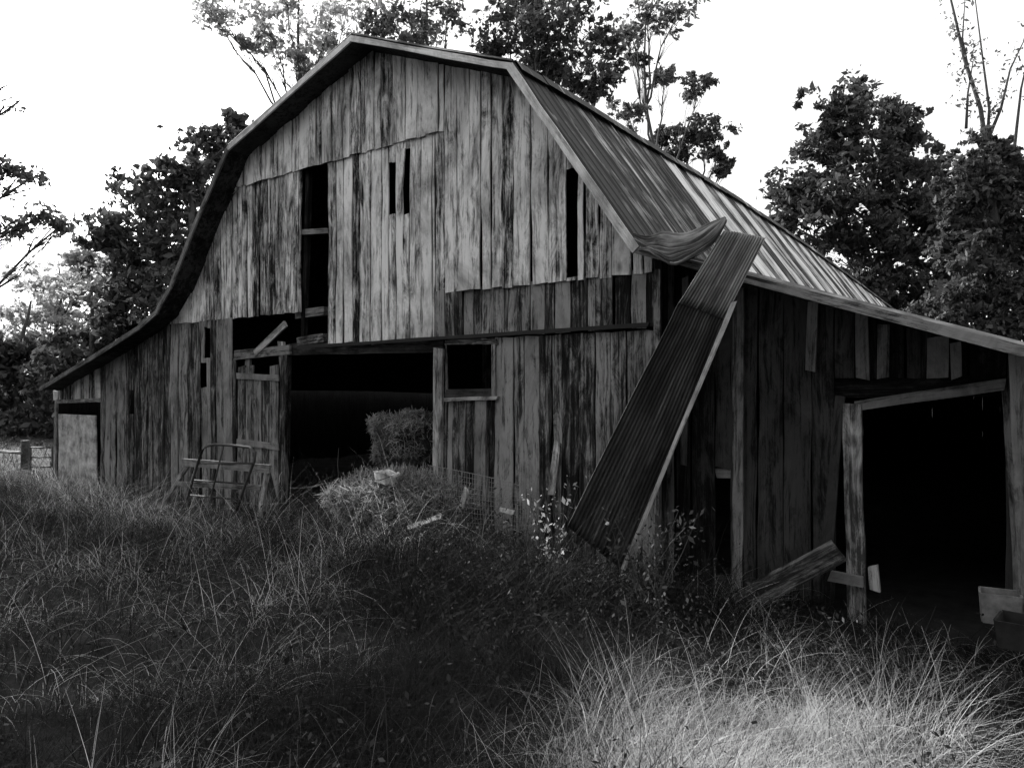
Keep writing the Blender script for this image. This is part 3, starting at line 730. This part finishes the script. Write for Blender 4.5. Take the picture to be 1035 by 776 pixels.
bl = blobs_px([(15, 228, 16), (45, 222, 12), (-20, 225, 22), (62, 228, 7)], 15, .3)+blobs_px([(5, 170, 10), (32, 178, 8), (-20, 170, 16)], 15, .3)+blobs_px([(0, 88, 12), (18, 100, 7), (-20, 90, 16)], 15, .3)
tree('overhanging_tree', 'tree off the left edge whose leafy boughs hang into the sky', (-18.5, -4.3, 0), 14, .16, bl, 15, .065, M['leaf'], clumpr=.6, sub=12, hole=hole)
for i, (x, y, h) in enumerate([(-25, -6.5, 18), (-27, -3.0, 18), (-26, -10, 18)]):  # unseen trees added to block the sun over most of the grass
    b = [((x+random.uniform(-2.5, 2.5), y+random.uniform(-2.3, 2.3), random.uniform(3, h)), random.uniform(1.3, 2.1)) for _ in range(34)]
    big = lambda c: ((c[0]-TOSUN.x*(c[2]-.6)/TOSUN.z-PATCH[0][0])/2.2)**2+((c[1]-TOSUN.y*(c[2]-.6)/TOSUN.z-PATCH[0][1])/1.5)**2 > 1
    b = [q for q in b if big(q[0])]
    tree('added_shade_tree', ['added shade tree out of frame left, nearest the viewer', 'added shade tree out of frame left, nearest the barn', 'added shade tree out of frame left, behind the viewer'][i], (x, y, 0), h, .25, b, 36, .30, M['leafdark'], 'added shade trees out of frame at left', hole=hole_shade, sub=8, twigs=3)

for i, (x, y, h, l) in enumerate([(-12, -21, 13, 'added shade tree behind the viewer, farthest left'), (-2, -22, 14, 'added shade tree directly behind the viewer'), (9, -17, 13, 'added shade tree behind the viewer, farthest right'), (10.5, -7.5, 11, 'added shade tree out of frame right, beside the lean-to')]):  # unseen trees added to block low sky and darken wall and grass
    b = [((x+random.uniform(-4, 4)*(.6 if i == 3 else 1), y+random.uniform(-3, 3), random.uniform(2.5, h)), random.uniform(1.6, 2.4)) for _ in range(34)]
    tree('added_shade_tree', l, (x, y, 0), h, .35, b, 40, .42, M['leafdark'], 'added shade trees around the view', sub=8, twigs=3)

# ------------------------------------------------------------------ weeds and grass
GH = np.vectorize(ground_h)
def grass(name, label, N, xr, yr, L0, L1, wd, bias=1.0, rn=None, keep=None, lean=.9):
    x = RNG.uniform(*xr, N); y = RNG.uniform(*yr, N); k = inside_view(x, y)
    blk = ((y > .0) & (x > -19.2) & (x < -3.6)) | ((y > LR-.02) & (x >= -3.6) & (x < 1.8)); k &= ~blk
    if keep is not None: k &= keep(x, y)
    x, y = x[k], y[k]; n = len(x); z = GH(x, y)
    cl = np.array([noise.noise((a*.9, b*.9, 4)) for a, b in zip(x, y)])
    L = RNG.uniform(L0, L1, n)*(1+.9*cl)*(1+.45*np.exp(-((y+1.4)/1.3)**2)*(x < -2.6))
    az = RNG.uniform(0, 2*np.pi, n)+cl*2; ln = RNG.uniform(.15, lean, n)
    dx, dy = np.cos(az), np.sin(az); ox, oy = -dy, dx
    curl = RNG.uniform(.3, 2.3, n)
    seg = 5; V = []
    for i in range(seg+1):
        t = i/seg; ang = ln+curl*t                         # angle from vertical grows -> arching
        if i == 0: hx = np.zeros(n); hz = np.zeros(n)
        else:
            hx = hx+np.sin(ang)*L/seg; hz = hz+np.cos(ang)*L/seg
        wv = wd*(1-.85*t)*RNG.uniform(.8, 1.2)
        tw = .4*t
        cxn = x+dx*hx; cyn = y+dy*hx; czn = z+hz
        V.append(np.stack([cxn-ox*wv, cyn-oy*wv, czn-wv*tw], 1)); V.append(np.stack([cxn+ox*wv, cyn+oy*wv, czn+wv*tw], 1))
    v = np.stack(V, 1).reshape(-1, 3)
    r = RNG.random(n)**bias
    if rn is not None: r = rn(x, y, r)
    o = raw(name, v, 2*(seg+1), M['grass'], r, None, [(2*i, 2*i+1, 2*i+3, 2*i+2) for i in range(seg)])
    tag(o, label, 'grass', None, 'stuff'); return o
def dry_and_sunlit(x, y, r):  # dry grass tone, paled further where sunlight should fall
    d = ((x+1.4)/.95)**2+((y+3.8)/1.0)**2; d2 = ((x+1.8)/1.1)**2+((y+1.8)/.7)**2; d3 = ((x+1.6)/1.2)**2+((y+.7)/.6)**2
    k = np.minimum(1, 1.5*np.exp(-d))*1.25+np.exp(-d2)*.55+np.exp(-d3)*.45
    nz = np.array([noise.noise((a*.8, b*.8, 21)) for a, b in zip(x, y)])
    shade_dk = np.exp(-((x+3.4)/1.9)**2-((y+3.2)/1.9)**2)+np.exp(-((x+2.9)/1.2)**2-((y+1.2)/.9)**2)  # shadow band and shade at the sheet foot painted as darker grass
    return np.clip(r*(1+.45*nz)*(1-.32*np.clip(shade_dk, 0, 1))+k*RNG.random(len(r)), 0, 1)
grass('grass', 'dark tangled undergrowth filling the foreground', 150000, (-22, 4), (-8, .5), .2, .55, .003, 1.35, dry_and_sunlit, lean=1.3)
grass('grass', 'long arching dry stems lying over the undergrowth', 20000, (-22, 4), (-8, .2), .4, 1.0, .0023, .62, dry_and_sunlit, lean=1.5)
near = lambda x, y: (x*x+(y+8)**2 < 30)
grass('grass', 'tall weedy tangle burying the foot of the barn', 22000, (-20, -2.8), (-3.6, -.1), .45, .85, .003, .9, dry_and_sunlit, lean=1.5)
grass('grass', 'matted low grass before the right lean-to doorway', 16000, (-2.8, 2.2), (-2.6, .52), .12, .38, .0022, .9, dry_and_sunlit, lean=1.9)
grass('grass', 'fine tangled stems closest to the viewer', 120000, (-5, 3), (-8, -2.2), .15, .6, .0015, .95, dry_and_sunlit, keep=near, lean=1.6)
def sunlit_straw(x, y):
    nz = np.array([noise.noise((a*2.2, b*2.2, 33)) for a, b in zip(x, y)])
    return ((x+1.4)/.95)**2+((y+3.85)/1.0)**2+((x+1.4)*(y+3.85))*-.5+nz*.9 < 1
grass('grass', 'pale flattened straw, lightened further for sunlight, in the sunlit patch at the bottom right', 30000, (-3, .5), (-5.5, -2.6), .2, .75, .0017, .35, lambda x, y, r: .72+.28*r, keep=sunlit_straw, lean=2.1)  # straw layer added to brighten the sunlit patch by its colour
grass('grass', 'thick dead stalks paled for sunlight, tangled over the sunlit patch', 900, (-3.0, .6), (-6, -.6), .3, .7, .003, .4, lambda x, y, r: .86+.14*r, keep=lambda x, y: ((x+1.6)/1.2)**2+((y+3.3)/2.2)**2 < 1, lean=2.1)  # stalk tone raised to carry sunlight in the colour
grass('grass', 'rough grass beyond the field gate at left', 30000, (-50, -18), (-2, 30), .3, .7, .008, 1.2, lambda x, y, r: r*.5)  # tone lowered to put understory shade into the grass colour
# leafy ground weeds
def weeds():
    N = 2600; x = RNG.uniform(-20, 2.5, N); y = RNG.uniform(-7, -.1, N); k = inside_view(x, y)
    dens = np.array([noise.noise((a*.6, b*.6, 11)) for a, b in zip(x, y)]); k &= dens > -.05
    x, y = x[k], y[k]; z = GH(x, y); c = []
    for a, b, d in zip(x, y, z):
        n = 10; h = random.uniform(.2, .65); t = RNG.random(n)[:, None]
        if ((a+1.35)/1.3)**2+((b+4.1)/1.1)**2 < 1: continue
        c.append(np.array([a, b, d+.08])+t*np.array([random.uniform(-.15, .15), random.uniform(-.15, .15), h])+RNG.normal(0, .035, (n, 3)))
    o = leaves('ground_weeds', np.concatenate(c), .015, M['leafweed']); tag(o, 'small-leaved weeds growing through the grass', 'weeds', None, 'stuff')
weeds()
def broad_weeds():
    N = 900; x = RNG.uniform(-9, 1.5, N); y = RNG.uniform(-6.5, -.4, N); k = inside_view(x, y) & (((x+1.5)/1.4)**2+((y+4.1)/1.2)**2 > 1) & (RNG.random(N) < .15+np.exp(-((x+3.5)/2)**2-((y+2.6)/2)**2)); c = []
    for a, b in zip(x[k], y[k]):
        h = random.uniform(.3, .8); d = ground_h(a, b); n = 22
        t = RNG.random(n)[:, None]; c.append(np.array([a, b, d+.1])+t*np.array([random.gauss(0, .15), random.gauss(0, .15), h])+RNG.normal(0, .06, (n, 3)))
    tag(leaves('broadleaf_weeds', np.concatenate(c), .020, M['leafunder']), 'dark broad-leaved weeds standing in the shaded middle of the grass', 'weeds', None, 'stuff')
broad_weeds()
def plant(name, label, base, h, n, ls, mat, spread=.25, stems=5):
    root = empty(name, tuple(base), label, 'plant'); mb = MB(); cs = []
    for i in range(stems):
        tip = Vector(base)+Vector((random.uniform(-1, 1)*spread, random.uniform(-1, 1)*spread, h*random.uniform(.6, 1)))
        P = curve_pts(base, tip, 5, .12); tube(mb, P, [.008*(1-.12*k) for k in range(6)], 5)
        for k in range(n//stems):
            q = P[random.randint(2, 5)]; cs.append(np.array(q)+RNG.normal(0, .07, 3))
    mb.build('stem', M['bark'], root); leaves('foliage', np.array(cs), ls, mat, root)
b = W(562, 545, -1.3); plant('leafy_weed', 'leafy weed with bright pale leaves standing before the plank wall', (b.x, b.y, ground_h(b.x, b.y)), 1.15, 170, .032, M['leafbright'], .32, 7)
b = W(660, 560, -1.7); plant('leafy_weed', 'dark leafy weed climbing around the foot of the metal sheet', (b.x, b.y, ground_h(b.x, b.y)), 1.1, 420, .03, M['leafweed'], .55, 12)
b = W(350, 500, -.8); plant('leafy_weed', 'thin twiggy weed before the dark big doorway', (b.x, b.y, ground_h(b.x, b.y)), 1.2, 20, .03, M['leafweed'], .6, 8)
def twigs():
    for (pts, r, lab) in [([(395, 478, -1.0), (405, 460, -.8), (400, 448, -.7)], .008, None)]: pass
    mb = MB()
    for k in range(9):
        x = random.uniform(-12, -6); y = random.uniform(-1.6, -.4); z = ground_h(x, y); a = Vector((x, y, z)); b2 = a+Vector((random.uniform(-.9, .9), random.uniform(-.5, .3), random.uniform(.4, 1.1)))
        P = curve_pts(a, b2, 6, .2, .15); tube(mb, P, [.009*(1-.13*i) for i in range(7)], 5)
        for q in range(3): tube(mb, curve_pts(P[random.randint(2, 5)], P[-1]+Vector((random.gauss(0, .3), random.gauss(0, .2), random.gauss(0, .2))), 3, .1), [.005, .004, .003, .002], 4)
    tag(mb.build('dead_twigs', M['beam']), 'tangle of bare dead twigs before the doorway', 'twigs', None, 'stuff')
twigs()
